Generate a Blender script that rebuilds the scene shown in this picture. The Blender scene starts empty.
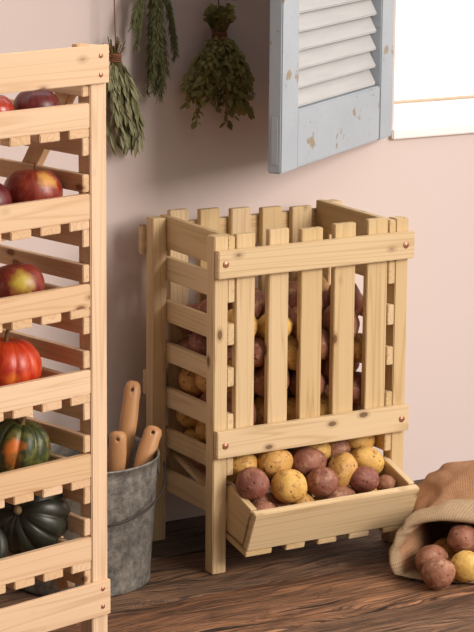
import bpy, bmesh, math, random
from mathutils import Vector, Matrix, Euler, noise
C = bpy.context.scene.collection
PI = math.pi
random.seed(11)

# ------------------------------------------------------------------ materials
def srgb(r, g, b):
    f = lambda c: (c / 255 / 12.92) if c / 255 <= 0.04045 else ((c / 255 + 0.055) / 1.055) ** 2.4
    return (f(r), f(g), f(b), 1)

class NT:
    def __init__(self, name, rough=0.6, spec=0.3, metal=0.0):
        self.m = bpy.data.materials.new(name); self.m.use_nodes = True
        self.t = self.m.node_tree; self.n = self.t.nodes; self.l = self.t.links
        self.b = self.n['Principled BSDF']
        self.b.inputs['Roughness'].default_value = rough
        self.b.inputs['Specular IOR Level'].default_value = spec
        self.b.inputs['Metallic'].default_value = metal
        self.tc = self.n.new('ShaderNodeTexCoord')
    def node(self, typ, ins=None, **kw):
        x = self.n.new(typ)
        for k, v in kw.items(): setattr(x, k, v)
        for k, v in (ins or {}).items():
            if hasattr(v, 'is_output'): self.l.new(v, x.inputs[k])
            else: x.inputs[k].default_value = v
        return x
    def mapping(self, scale, src='Object', rnd=True):
        v = self.tc.outputs[src]
        if rnd:
            oi = self.node('ShaderNodeObjectInfo')
            mu = self.node('ShaderNodeMath', {0: oi.outputs['Random'], 1: 37.0}, operation='MULTIPLY')
            v = self.node('ShaderNodeVectorMath', {0: v, 1: mu.outputs[0]}, operation='ADD').outputs[0]
        return self.node('ShaderNodeMapping', {'Vector': v, 'Scale': scale}).outputs[0]
    def noise(self, vec, scale, detail=3, rough=0.5, dist=0.0):
        return self.node('ShaderNodeTexNoise', {'Vector': vec, 'Scale': scale, 'Detail': detail, 'Roughness': rough, 'Distortion': dist}).outputs[0]
    def ramp(self, fac, stops):
        r = self.node('ShaderNodeValToRGB', {'Fac': fac}); e = r.color_ramp.elements
        while len(e) < len(stops): e.new(0.5)
        for el, (p, c) in zip(e, stops):
            el.position = p; el.color = c if len(c) == 4 else (*c, 1)
        return r.outputs[0]
    def mix(self, fac, a, b, mode='MIX'):
        x = self.node('ShaderNodeMix', data_type='RGBA', blend_type=mode)
        for i, v in ((0, fac), (6, a), (7, b)):
            if hasattr(v, 'is_output'): self.l.new(v, x.inputs[i])
            else: x.inputs[i].default_value = v
        return x.outputs[2]
    def math(self, op, a, b=0.0, c=0.0):
        return self.node('ShaderNodeMath', {0: a, 1: b, 2: c}, operation=op).outputs[0]
    def color(self, c): 
        if hasattr(c, 'is_output'): self.l.new(c, self.b.inputs['Base Color'])
        else: self.b.inputs['Base Color'].default_value = c
    def bump(self, h, strength=0.3, dist=0.002):
        x = self.node('ShaderNodeBump', {'Height': h, 'Strength': strength, 'Distance': dist})
        self.l.new(x.outputs[0], self.b.inputs['Normal'])
def grey(v): return (v, v, v, 1)

def pine(name, light, dark, knot):
    t = NT(name, 0.55, 0.25)
    v = t.mapping((0.45, 15, 15))
    big = t.noise(v, 1.2, 2, 0.5, 0.15)
    # growth rings: distorted bands across the board
    ring = t.math('FRACT', t.math('MULTIPLY', big, 11.0))
    ring = t.math('PINGPONG', ring, 0.5)
    fine = t.noise(t.mapping((3, 160, 160)), 1.0, 2, 0.6)
    c = t.ramp(t.math('MULTIPLY', ring, 2.0), [(0.0, dark), (0.4, light), (1.0, light)])
    c = t.mix(t.math('MULTIPLY', fine, 0.6), c, dark)
    patch = t.noise(t.mapping((2.2, 3, 3)), 1.0, 2)
    c = t.mix(t.math('MULTIPLY', patch, 0.7), c, light)
    vo = t.node('ShaderNodeTexVoronoi', {'Vector': t.mapping((8, 15, 15)), 'Scale': 1.0, 'Randomness': 1.0}).outputs['Distance']
    kn = t.ramp(vo, [(0.0, grey(1)), (0.08, grey(1)), (0.11, grey(0.35)), (0.19, grey(0.0))])
    c = t.mix(t.math('MULTIPLY', kn, 0.85), c, knot)
    oi = t.node('ShaderNodeObjectInfo')
    hs = t.node('ShaderNodeHueSaturation', {'Hue': 0.5, 'Saturation': t.math('MULTIPLY_ADD', oi.outputs['Random'], 0.18, 0.92),
                'Value': t.math('MULTIPLY_ADD', oi.outputs['Random'], -0.14, 1.05), 'Color': c})
    t.color(hs.outputs[0])
    t.bump(t.math('ADD', fine, t.math('MULTIPLY', kn, -0.5)), 0.25, 0.001)
    return t.m

def potato_mat(name, a, b, patch, eye):
    t = NT(name, 0.5, 0.3)
    v = t.mapping((1, 1, 1))
    c = t.mix(t.ramp(t.noise(v, 1.3, 5, 0.7), [(0.35, grey(0)), (0.65, grey(1))]), a, b)
    c = t.mix(t.ramp(t.noise(t.mapping((1, 1, 1.3)), 1.9, 6, 0.75), [(0.53, grey(0)), (0.63, grey(0.85))]), c, patch)
    sp = t.node('ShaderNodeTexVoronoi', {'Vector': v, 'Scale': 9.0}).outputs['Distance']
    c = t.mix(t.ramp(sp, [(0.1, grey(0.45)), (0.22, grey(0))]), c, patch)
    ey = t.node('ShaderNodeTexVoronoi', {'Vector': v, 'Scale': 2.1}).outputs['Distance']
    em = t.ramp(ey, [(0.08, grey(1)), (0.2, grey(0))])
    c = t.mix(t.math('MULTIPLY', em, 0.75), c, eye)
    oi = t.node('ShaderNodeObjectInfo')
    hs = t.node('ShaderNodeHueSaturation', {'Hue': t.math('MULTIPLY_ADD', oi.outputs['Random'], 0.02, 0.49), 'Saturation': 1.0,
                'Value': t.math('MULTIPLY_ADD', oi.outputs['Random'], 0.3, 0.85), 'Color': c})
    t.color(hs.outputs[0])
    t.bump(t.math('ADD', t.noise(v, 6, 5), t.math('MULTIPLY', em, -1.0)), 0.6, 0.002)
    return t.m

def leaf_mat(name, a, b):
    t = NT(name, 0.65, 0.2)
    c = t.mix(t.noise(t.mapping((1, 1, 1), rnd=False), 45, 3), a, b)
    t.color(c)
    return t.m

M = {}
M['pine'] = pine('crate pine', srgb(222, 197, 156), srgb(190, 158, 113), srgb(96, 60, 34))
M['rack_pine'] = pine('rack pine', srgb(226, 195, 160), srgb(198, 159, 120), srgb(118, 74, 44))
M['yellow'] = potato_mat('yellow potato skin', srgb(218, 176, 104), srgb(196, 148, 78), srgb(158, 108, 64), srgb(92, 58, 36))
M['red'] = potato_mat('red potato skin', srgb(156, 104, 84), srgb(126, 76, 62), srgb(178, 138, 112), srgb(72, 40, 36))
t = NT('copper screw', 0.35, 0.5, 0.8); t.color(srgb(198, 146, 118)); M['copper'] = t.m
t = NT('wall plaster', 0.9, 0.1)
t.color(t.mix(t.noise(t.mapping((1, 1, 1), rnd=False), 1.6, 3), srgb(221, 207, 203), srgb(214, 199, 195)))
t.bump(t.noise(t.mapping((1, 1, 1), rnd=False), 22, 4), 0.12, 0.003); M['wall'] = t.m
t = NT('white paint', 0.5, 0.3); t.color(srgb(250, 248, 246)); M['white'] = t.m
t = NT('tan bead', 0.7, 0.2); t.color(srgb(204, 178, 150)); M['shadowline'] = t.m  # tan colour that stands in for shade in the gap below the pane
t = NT('window glass', 0.02, 0.5); t.b.inputs['Transmission Weight'].default_value = 1.0; t.b.inputs['IOR'].default_value = 1.02; t.color((1, 1, 1, 1)); M['glass'] = t.m

def plank(name, a, b, dark):
    t = NT(name, 0.62, 0.3)
    P = lambda s: t.mapping(s, rnd=False)
    warp = t.noise(P((1.6, 5, 5)), 1.0, 3, 0.5)
    base = t.node('ShaderNodeVectorMath', {0: P((1.0, 1.0, 1.0)), 1: t.node('ShaderNodeCombineXYZ', {'Y': t.math('MULTIPLY', warp, 0.16)}).outputs[0]}, operation='ADD').outputs[0]
    g1 = t.noise(t.node('ShaderNodeMapping', {'Vector': base, 'Scale': (2.0, 55, 20)}).outputs[0], 1.0, 5, 0.65)
    g2 = t.noise(t.node('ShaderNodeMapping', {'Vector': base, 'Scale': (5.0, 240, 60)}).outputs[0], 1.0, 3, 0.6)
    blot = t.noise(P((2.0, 4.5, 4)), 1.3, 4, 0.6)
    c = t.mix(t.ramp(g1, [(0.32, grey(0)), (0.66, grey(1))]), a, b)
    c = t.mix(t.ramp(blot, [(0.4, grey(0)), (0.7, grey(0.55))]), c, b)
    c = t.mix(t.ramp(g2, [(0.38, grey(0.9)), (0.54, grey(0))]), c, dark)
    crack = t.ramp(g1, [(0.36, grey(1)), (0.42, grey(0))])
    c = t.mix(crack, c, dark)
    rough = t.ramp(t.noise(P((2.5, 9, 4)), 2.2, 5, 0.7, 0.5), [(0.50, grey(0)), (0.60, grey(1))])
    c = t.mix(t.math('MULTIPLY', rough, 0.35), c, dark)
    t.color(c)
    h = t.math('ADD', t.math('MULTIPLY', g1, 1.0), t.math('MULTIPLY', g2, 0.7))
    h = t.math('SUBTRACT', h, t.math('MULTIPLY', rough, 0.5))
    h = t.math('SUBTRACT', h, t.math('MULTIPLY', crack, 0.7))
    t.bump(h, 1.0, 0.010)
    return t.m
M['plank0'] = plank('weathered grey brown plank', srgb(132, 108, 90), srgb(84, 66, 54), srgb(38, 28, 22))
M['plank1'] = plank('weathered brown plank', srgb(160, 122, 92), srgb(102, 74, 54), srgb(42, 29, 22))
M['plank2'] = plank('worn warm brown plank', srgb(196, 144, 104), srgb(130, 86, 58), srgb(46, 30, 22))
M['plank3'] = plank('rough edge plank', srgb(190, 146, 112), srgb(118, 82, 60), srgb(40, 28, 21))

t = NT('peeling shutter paint', 0.6, 0.25)
v = t.mapping((1, 1, 1), rnd=False)
c = t.mix(t.noise(t.mapping((3, 3, 14), rnd=False), 2, 4), srgb(178, 186, 194), srgb(154, 163, 173))
pk = t.noise(t.mapping((1.0, 1.3, 0.8), rnd=False, src='Object'), 8.5, 6, 0.66, 0.3)
c = t.mix(t.ramp(t.noise(t.mapping((60, 60, 6), rnd=False), 1.0, 3), [(0.62, grey(0)), (0.72, grey(0.5))]), c, srgb(150, 152, 152))
peel = t.ramp(pk, [(0.615, grey(0)), (0.625, grey(1))])
c = t.mix(peel, c, srgb(150, 138, 120)); t.color(c)
t.bump(t.math('ADD', t.math('MULTIPLY', peel, -1.0), t.math('MULTIPLY', t.noise(t.mapping((80, 80, 8), rnd=False), 1, 3), 0.4)), 0.5, 0.002)
M['shutter'] = t.m
t = NT('louver paint', 0.6, 0.25)
t.color(t.mix(t.noise(t.mapping((6, 60, 60)), 1, 4), srgb(190, 190, 190), srgb(168, 170, 173)))
t.bump(t.noise(t.mapping((10, 120, 120)), 1, 3), 0.3, 0.001); M['louver'] = t.m

t = NT('galvanised steel', 0.55, 0.4, 0.45)
v = t.mapping((1, 1, 1), rnd=False)
c = t.mix(t.ramp(t.noise(v, 34, 7, 0.8), [(0.4, grey(0)), (0.62, grey(1))]), srgb(84, 81, 77), srgb(146, 141, 132))
vo = t.node('ShaderNodeTexVoronoi', {'Vector': v, 'Scale': 75.0}).outputs['Color']
c = t.mix(0.06, c, t.node('ShaderNodeRGBToBW', {0: vo}).outputs[0])
c = t.mix(t.ramp(t.noise(t.mapping((1, 1, .35), rnd=False), 9, 4, 0.6), [(0.55, grey(0)), (0.75, grey(0.6))]), c, srgb(82, 78, 72))
t.color(c); t.bump(t.noise(v, 60, 4), 0.25, 0.001); M['zinc'] = t.m
t = NT('dark wire', 0.5, 0.4, 0.7); t.color(srgb(62, 56, 52)); M['wire'] = t.m
t = NT('dark tool steel', 0.45, 0.4, 0.7); t.color(srgb(44, 44, 44)); M['steel'] = t.m
t = NT('ash handle', 0.4, 0.35)
g = t.noise(t.mapping((55, 55, 3)), 1.0, 3, 0.6)
t.color(t.mix(g, srgb(208, 160, 112), srgb(168, 116, 74))); t.bump(g, 0.15, 0.001); M['handle'] = t.m

def burlap(name, a, b, gap):
    t = NT(name, 0.95, 0.05)
    uv = t.tc.outputs['UV']
    def band(ax):
        w = t.node('ShaderNodeTexWave', {'Vector': uv, 'Scale': 70.0, 'Distortion': 0.8, 'Detail': 2.0, 'Detail Scale': 0.5}, wave_type='BANDS', bands_direction=ax)
        return w.outputs['Fac']
    wx, wy = band('X'), band('Y')
    wv = t.math('MAXIMUM', t.math('MULTIPLY', wx, 1.0), wy)
    hole = t.math('MULTIPLY', wx, wy)
    c = t.mix(t.noise(uv, 9, 4), a, b)
    c = t.mix(t.ramp(t.math('MINIMUM', wx, wy), [(0.0, grey(0.0)), (0.6, grey(0.75))]), c, gap)
    c = t.mix(t.ramp(t.noise(uv, 120, 2), [(0.4, grey(0)), (0.7, grey(0.35))]), c, a)
    t.color(c)
    t.bump(t.math('SUBTRACT', wv, hole), 0.8, 0.0015)
    return t.m
M['burlap'] = burlap('burlap', srgb(206, 162, 126), srgb(178, 132, 98), srgb(136, 96, 68))
M['burlap_cuff'] = burlap('pale burlap', srgb(204, 178, 146), srgb(180, 152, 120), srgb(142, 112, 84))
M['sage'] = leaf_mat('sage leaf', srgb(156, 154, 120), srgb(118, 120, 86))
M['rosemary'] = leaf_mat('rosemary needle', srgb(126, 130, 90), srgb(90, 96, 62))
M['oregano'] = leaf_mat('oregano leaf', srgb(160, 152, 94), srgb(118, 116, 66))
t = NT('herb stem', 0.7, 0.2); t.color(srgb(108, 92, 58)); M['stem'] = t.m
t = NT('jute twine', 0.9, 0.1); t.color(t.mix(t.noise(t.mapping((1, 1, 1), rnd=False), 300, 2), srgb(150, 104, 78), srgb(112, 72, 52))); M['twine'] = t.m
t = NT('steel nail', 0.4, 0.4, 0.8); t.color(srgb(110, 105, 100)); M['nail'] = t.m

def fruit(name, layers, base, streak=(9, 9, 2), rough=0.25, blotch=None, spot=None):
    """skin with streaks that run from pole to pole plus blotches"""
    t = NT(name, rough, 0.5)
    sx = t.node('ShaderNodeSeparateXYZ', {0: t.tc.outputs['Object']})
    ang = t.math('ARCTAN2', sx.outputs[1], sx.outputs[0])
    oi = t.node('ShaderNodeObjectInfo')
    vec = t.node('ShaderNodeCombineXYZ', {'X': t.math('SINE', ang), 'Y': t.math('COSINE', ang), 'Z': t.math('MULTIPLY', sx.outputs[2], 6.0)}).outputs[0]
    vec = t.node('ShaderNodeVectorMath', {0: vec, 1: t.math('MULTIPLY', oi.outputs['Random'], 20.0)}, operation='ADD').outputs[0]
    c = base
    s = t.noise(vec, 5.0, 6, 0.75)
    c = t.mix(t.ramp(s, [(0.4, grey(0)), (0.62, grey(1))]), base, layers[0])
    if blotch:
        for col, lo, hi, sc in blotch:
            c = t.mix(t.ramp(t.noise(t.mapping((1, 1, 1)), sc, 3, 0.6), [(lo, grey(0)), (hi, grey(1))]), c, col)
    if spot:
        q, rad, col = spot                          # a ripening patch with its own place on the skin
        dv = t.node('ShaderNodeVectorMath', {0: t.tc.outputs['Object'], 1: q}, operation='DISTANCE').outputs['Value']
        dv = t.math('ADD', dv, t.math('MULTIPLY', t.math('SUBTRACT', t.noise(t.mapping((1, 1, 1), rnd=False), 60, 4), 0.5), rad * 1.1))
        c = t.mix(t.ramp(t.math('DIVIDE', dv, rad), [(0.35, grey(0.9)), (1.0, grey(0))]), c, col)
    t.color(c)
    t.bump(t.noise(t.mapping((1, 1, 1)), 40, 3), 0.08, 0.002)
    return t.m
M['apple'] = fruit('red apple skin', [srgb(152, 66, 44)], srgb(116, 34, 30), rough=0.36, blotch=[(srgb(196, 118, 70), 0.60, 0.80, 9.0)], spot=((0.006, -0.050, 0.030), 0.026, srgb(214, 160, 84)))
M['apple_dark'] = fruit('dark red apple skin', [srgb(112, 44, 42)], srgb(84, 24, 28), rough=0.38)
M['apple_warm'] = fruit('orange red apple skin', [srgb(186, 74, 48)], srgb(160, 46, 36), blotch=[(srgb(205, 130, 80), 0.6, 0.8, 12.0)])
M['apple_green'] = fruit('red and green apple skin', [srgb(150, 70, 52)], srgb(112, 38, 36), rough=0.36, spot=((-0.010, -0.052, 0.012), 0.030, srgb(196, 172, 62)))
M['orange_squash'] = fruit('red orange squash skin', [srgb(206, 76, 34)], srgb(174, 42, 28), rough=0.35, blotch=[(srgb(222, 124, 48), 0.55, 0.75, 16.0)])
M['green_squash'] = fruit('green squash skin', [srgb(70, 78, 38)], srgb(40, 50, 30), rough=0.45, blotch=[(srgb(104, 104, 48), 0.48, 0.62, 40.0), (srgb(206, 112, 40), 0.55, 0.66, 11.0)])
M['dark_squash'] = fruit('dark green squash skin', [srgb(56, 58, 46)], srgb(36, 38, 32), rough=0.4, blotch=[(srgb(74, 76, 56), 0.62, 0.75, 30.0)])
t = NT('dry squash stem', 0.85, 0.1); t.color(t.mix(t.noise(t.mapping((1, 1, 1)), 60, 3), srgb(160, 136, 100), srgb(110, 90, 62))); M['sstem'] = t.m
t = NT('apple stem', 0.8, 0.1); t.color(srgb(84, 56, 34)); M['astem'] = t.m

# ------------------------------------------------------------------ object helpers
MR = {}                                            # each part's matrix in its thing's frame
def link(name, me, mat, parent=None, mw=None):
    o = bpy.data.objects.new(name, me); C.objects.link(o)
    if mat is not None and not me.materials: me.materials.append(mat)
    mw = mw or Matrix.Identity(4)
    if parent is not None:
        o.parent = parent
        if parent.name in MR: o.matrix_basis = MR[parent.name].inverted() @ mw
        else: o.matrix_basis = mw
        MR[o.name] = mw
    else: o.matrix_basis = mw
    return o
def tag(o, label=None, cat=None, group=None, kind=None):
    if label: o['label'] = label
    if cat: o['category'] = cat
    if group: o['group'] = group
    if kind: o['kind'] = kind
    return o
def empty(name, loc, rz=0, label=None, cat=None, group=None):
    o = bpy.data.objects.new(name, None); C.objects.link(o); o.location = loc; o.rotation_euler = (0, 0, rz); o.empty_display_size = 0.05
    return tag(o, label, cat, group)
def tomesh(bm, smooth=False):
    me = bpy.data.meshes.new('m'); bm.normal_update(); bm.to_mesh(me); bm.free()
    if smooth:
        for p in me.polygons: p.use_smooth = True
    return me
def box_bm(L, W, T, bev=0.0016, bm=None, mat=None):
    own = bmesh.new(); bmesh.ops.create_cube(own, size=1.0)
    for v in own.verts: v.co = Vector((v.co.x * L, v.co.y * W, v.co.z * T))
    if bev: bmesh.ops.bevel(own, geom=own.edges[:], offset=bev, segments=2, affect='EDGES', clamp_overlap=True)
    if mat: bmesh.ops.transform(own, matrix=mat, verts=own.verts)
    if bm is None: return own
    me = bpy.data.meshes.new('t'); own.to_mesh(me); own.free(); bm.from_mesh(me); bpy.data.meshes.remove(me); return bm
def frame(p, x, y):
    x = Vector(x).normalized(); y = Vector(y); y = (y - x * y.dot(x)).normalized(); z = x.cross(y)
    m = Matrix((x, y, z)).transposed().to_4x4(); m.translation = p; return m
def board(name, parent, p0, p1, wdir, W, T, mat, bev=0.0016):
    """a board whose long axis runs p0 -> p1, W wide along wdir, T thick"""
    p0, p1 = Vector(p0), Vector(p1)
    return link(name, tomesh(box_bm((p1 - p0).length, W, T, bev)), mat, parent, frame((p0 + p1) / 2, p1 - p0, wdir))
def bx(name, parent, x0, x1, y0, y1, z0, z1, mat, bev=0.0016):
    """axis aligned board, grain along its longest side"""
    c = ((x0 + x1) / 2, (y0 + y1) / 2, (z0 + z1) / 2); d = (x1 - x0, y1 - y0, z1 - z0)
    ax = max(range(3), key=lambda i: d[i]); E = [Vector((1, 0, 0)), Vector((0, 1, 0)), Vector((0, 0, 1))]
    w = (ax + 1) % 3; tt = (ax + 2) % 3
    return link(name, tomesh(box_bm(d[ax], d[w], d[tt], bev)), mat, parent, frame(c, E[ax], E[w]))
def lathe_bm(prof, n=32, bm=None, mat=None, a0=0):
    bm = bm or bmesh.new(); rows = []
    for r, z in prof:
        if r < 1e-6: row = [bm.verts.new((0, 0, z))]
        else: row = [bm.verts.new((r * math.cos(a0 + 2 * PI * i / n), r * math.sin(a0 + 2 * PI * i / n), z)) for i in range(n)]
        rows.append(row)
    for a, b in zip(rows, rows[1:]):
        for i in range(n):
            j = (i + 1) % n
            if len(a) == 1 and len(b) == 1: continue
            if len(a) == 1: bm.faces.new((a[0], b[j], b[i]))
            elif len(b) == 1: bm.faces.new((a[i], a[j], b[0]))
            else: bm.faces.new((a[i], a[j], b[j], b[i]))
    if mat: bmesh.ops.transform(bm, matrix=mat, verts=[v for r in rows for v in r])
    return bm
def tube_bm(pts, r, n=8, bm=None, cap=True):
    """round tube along points; r a number or one per point"""
    bm = bm or bmesh.new(); pts = [Vector(p) for p in pts]; rows = []; up = None
    for i, p in enumerate(pts):
        d = (pts[min(i + 1, len(pts) - 1)] - pts[max(i - 1, 0)]).normalized()
        if up is None: up = d.orthogonal().normalized()
        up = (up - d * up.dot(d)).normalized(); s = d.cross(up); rr = r[i] if hasattr(r, '__len__') else r
        rows.append([bm.verts.new(p + (up * math.cos(2 * PI * k / n) + s * math.sin(2 * PI * k / n)) * rr) for k in range(n)])
    for a, b in zip(rows, rows[1:]):
        for k in range(n): bm.faces.new((a[k], a[(k + 1) % n], b[(k + 1) % n], b[k]))
    if cap and n > 2: bm.faces.new(rows[0][::-1]); bm.faces.new(rows[-1])
    return bm
def screw(parent, p, nrm=(0, -1, 0), r=0.006):
    bm = lathe_bm([(0, 0.0016), (r * 0.35, 0.0015), (r * 0.4, 0.0008), (r * 0.75, 0.0022), (r, 0.0009), (r, -0.001)], 16)
    z = Vector(nrm).normalized(); x = z.orthogonal()
    o = link('screw', tomesh(bm, True), M['copper'], parent, frame(p, x, z.cross(x)))
    return tag(o, 'copper coloured round screw head')
# ------------------------------------------------------------------ setting
YW = 0.4225
wb = bmesh.new()
def wallpiece(x0, x1, z0, z1): box_bm(x1 - x0, 0.22, z1 - z0, 0, wb, Matrix.Translation(((x0 + x1) / 2, YW + 0.11, (z0 + z1) / 2)))
WX0, WX1, WZ0, WZ1 = 0.772, 1.75, 0.918, 2.15      # window opening
wallpiece(-3.2, WX0, -0.06, 3.0); wallpiece(WX1, 4.2, -0.06, 3.0); wallpiece(WX0, WX1, -0.06, WZ0); wallpiece(WX0, WX1, WZ1, 3.0)
tag(link('wall_back', tomesh(wb), M['wall']), kind='structure')
# window: reveal lining, sill, frame and pane
wf = bmesh.new()
def wfb(x0, x1, y0, y1, z0, z1): box_bm(x1 - x0, y1 - y0, z1 - z0, 0.003, wf, Matrix.Translation(((x0 + x1) / 2, (y0 + y1) / 2, (z0 + z1) / 2)))
wfb(WX0 - 0.012, WX1 + 0.03, YW - 0.016, YW + 0.10, WZ0, WZ0 + 0.024)            # sill
wfb(WX0 + 0.002, WX1 - 0.002, YW + 0.10, YW + 0.15, WZ0 + 0.001, WZ0 + 0.075)   # bottom rail
wfb(WX0 + 0.002, WX0 + 0.05, YW + 0.10, YW + 0.15, WZ0 + 0.075, WZ1 - 0.05)
wfb(WX1 - 0.05, WX1 - 0.002, YW + 0.10, YW + 0.15, WZ0 + 0.075, WZ1 - 0.05)
wfb(WX0 + 0.002, WX1 - 0.002, YW + 0.10, YW + 0.15, WZ1 - 0.05, WZ1 - 0.002)
win = tag(link('window_1', tomesh(wf), M['white']), kind='structure')
bx('shadow_gap_strip', win, WX0 + 0.05, WX1 - 0.05, YW + 0.094, YW + 0.121, WZ0 + 0.0752, WZ0 + 0.0780, M['shadowline'], 0)  # thin strip added to draw the shadow line above the bottom rail
pb = bx('window_pane', win, WX0 + 0.05, WX1 - 0.05, YW + 0.122, YW + 0.126, WZ0 + 0.075, WZ1 - 0.05, M['glass'], 0)
# floor of wide rustic planks running along the wall
fb = bmesh.new(); ys = [YW + 0.1, 0.17, -0.108, -0.392, -0.68, -1.0, -1.35, -1.75, -2.3, -3.0]; mats = [0, 1, 2, 3, 2, 1, 2, 3, 1]
rf = random.Random(3)
for k in range(len(ys) - 1):
    n = 220; y1, y0 = ys[k] - 0.0015, ys[k + 1] + 0.0015
    rows = []
    for i in range(n + 1):
        x = -3.2 + 7.4 * i / n
        e0 = 0.003 * noise.noise((x * 7, k * 3.1, 0)) + 0.002 * noise.noise((x * 31, k * 5.7, 2)); e1 = 0.003 * noise.noise((x * 7, k * 3.1 - 3.1, 5)) + 0.0015 * noise.noise((x * 31, k * 2.7, 7))
        dz = -0.0015 + 0.0015 * noise.noise((x * 3, k * 9.0, 1))
        a, b = y0 + e0, y1 + e1
        rows.append([fb.verts.new((x, a, -0.05)), fb.verts.new((x, a, -0.007)), fb.verts.new((x, a + 0.006, dz)), fb.verts.new((x, b - 0.006, dz)), fb.verts.new((x, b, -0.007)), fb.verts.new((x, b, -0.05))])
    for p, q in zip(rows, rows[1:]):
        for j in range(5):
            f = fb.faces.new((p[j], q[j], q[j + 1], p[j + 1])); f.material_index = mats[k]; f.smooth = True
bmesh.ops.create_cube(fb, size=1.0, matrix=Matrix.Translation((0.5, -1.24, -0.07)) @ Matrix.Diagonal((7.4, 3.5, 0.04, 1)))
fm = tomesh(fb)
for k in range(4): fm.materials.append(M['plank%d' % k])
tag(link('floor', fm, None), kind='structure')

# ------------------------------------------------------------------ slatted potato crate
W, D, H, PW = 0.5325, 0.325, 0.80, 0.036
cr = empty('slatted_crate', (0, 0, 0), 0, 'tall slatted pine crate filled with potatoes, with a tilted trough at its front', 'crate')
P_ = M['pine']
for x0 in (0, W - PW):
    for y0 in (0, D - PW):
        bx('post', cr, x0, x0 + PW, y0, y0 + PW, 0, H - (0.004 if y0 else 0), P_, 0.002)
ZA = [0.798, 0.6997, 0.594, 0.491, 0.3807, 0.2783, 0.1746]; ZB = [0.722, 0.6445, 0.5447, 0.4466, 0.3348, 0.2339, 0.1234]
for s in (0, 1):
    xa, xb = (PW + 0.0003, PW + 0.0185) if s == 0 else (W - PW - 0.0185, W - PW - 0.0003)
    for k, (za, zb) in enumerate(zip(ZA, ZB)):
        bx('side_slat', cr, xa, xb, 0.001, D - 0.001 if k else D + 0.0, zb, za, P_)
FS = [(0.0584, 0.1081), (0.146, 0.1992), (0.2336, 0.2919), (0.3254, 0.3833), (0.4174, 0.4745)]
for k, (a, b) in enumerate(FS): bx('front_slat', cr, a, b, 0.0005, 0.0185, 0.288, 0.801 + 0.004 * math.sin(k * 2.1), P_)
for a, b in [(0.0565, 0.106), (0.139, 0.193), (0.226, 0.280), (0.312, 0.368), (0.399, 0.455)]:
    bx('back_slat', cr, a, b, D - 0.019, D - 0.001, 0.13, 0.812 - 0.06 * a, P_)
for z0, z1, nm in ((0.7053, 0.7696, 'front_rail'), (0.2831, 0.3469, 'front_rail')):
    r = bx(nm, cr, 0.0, W + 0.006 if z0 > .5 else W + 0.001, -0.0182, -0.0002, z0, z1, P_, 0.002)
for x, z in ((0.0194, 0.739), (0.5135, 0.7395), (0.0217, 0.3127), (0.5125, 0.3143)): screw(cr, (x, -0.0180, z), r=0.0085)
for z0, z1 in ((0.705, 0.775), (0.36, 0.42), (0.14, 0.20)): bx('back_rail', cr, -0.010 if z0 > .7 else 0.001, W + 0.01 if z0 > .7 else W - 0.001, D + 0.0002, D + 0.018, z0, z1, P_)
# sloping floor inside, and the trough it feeds
sa = math.atan2(0.0404, 0.1358)
def sl(y, dz=0): return (y, 0.1741 + (y - 0.1326) * math.tan(sa) + dz)
bx('trough_backboard', cr, 0.0405, 0.4925, 0.0275, 0.0405, 0.080, 0.136, P_)
n = 5; x0, x1 = 0.056, 0.4765
for i in range(n):
    a = x0 + (x1 - x0) * i / n; b = x0 + (x1 - x0) * (i + 1) / n - 0.014
    y0, z0 = sl(0.03, -0.008); y1, z1 = sl(0.300, -0.008)
    board('floor_slat', cr, ((a + b) / 2, y0, z0), ((a + b) / 2, y1, z1), (1, 0, 0), b - a, 0.014, P_)
# trough
XL, XR = 0.0385, 0.494
ft, fbm = Vector((0, -0.1276, 0.1725)), Vector((0, -0.0881, 0.0745)); dn = (ft - fbm).normalized()
nrm = Vector((0, -dn.z, dn.y)) ; nrm = nrm if nrm.y > 0 else -nrm
mid = (ft + fbm) / 2 + nrm * 0.009
tr = board('trough', cr, (XL, mid.y, mid.z), (XR, mid.y, mid.z), dn, (ft - fbm).length, 0.018, P_, 0.002)
def side(xa, xb):
    bm = bmesh.new(); q = [(0.000, 0.2145), (-0.1225, 0.1738), (-0.0845, 0.0795), (0.020, 0.1035), (0.0195, 0.2145)]
    A = [bm.verts.new((xa, y, z)) for y, z in q]; B = [bm.verts.new((xb, y, z)) for y, z in q]
    q2 = [A, B]
    bm.faces.new(A); bm.faces.new(B[::-1])
    for i in range(len(q)):
        j = (i + 1) % len(q); bm.faces.new((A[i], B[i], B[j], A[j]))
    # keep the side behind the front board
    for v in bm.verts:
        if v.co.y < -0.05: v.co += Vector((0, nrm.y, nrm.z)) * 0.0182
    bmesh.ops.recalc_face_normals(bm, faces=bm.faces)
    bmesh.ops.bevel(bm, geom=bm.edges[:], offset=0.0015, segments=1, affect='EDGES')
    c = Vector(((xa + xb) / 2, -0.05, 0.14)); fr = frame(c, (0, -1, -0.27), (0, 0, 1))
    bmesh.ops.transform(bm, matrix=fr.inverted(), verts=bm.verts)
    return link('trough_side', tomesh(bm), P_, tr, fr)
side(XL + 0.0002, XL + 0.0172); side(XR - 0.0172, XR - 0.0002)
for a, b in [(0.0385, 0.109), (0.1472, 0.1994), (0.2354, 0.2884), (0.3222, 0.3788), (0.4188, 0.4790)]:
    board('trough_slat', tr, ((a + b) / 2, -0.0855, 0.0665), ((a + b) / 2, 0.026, 0.092), (1, 0, 0), b - a, 0.014, P_)

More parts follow.
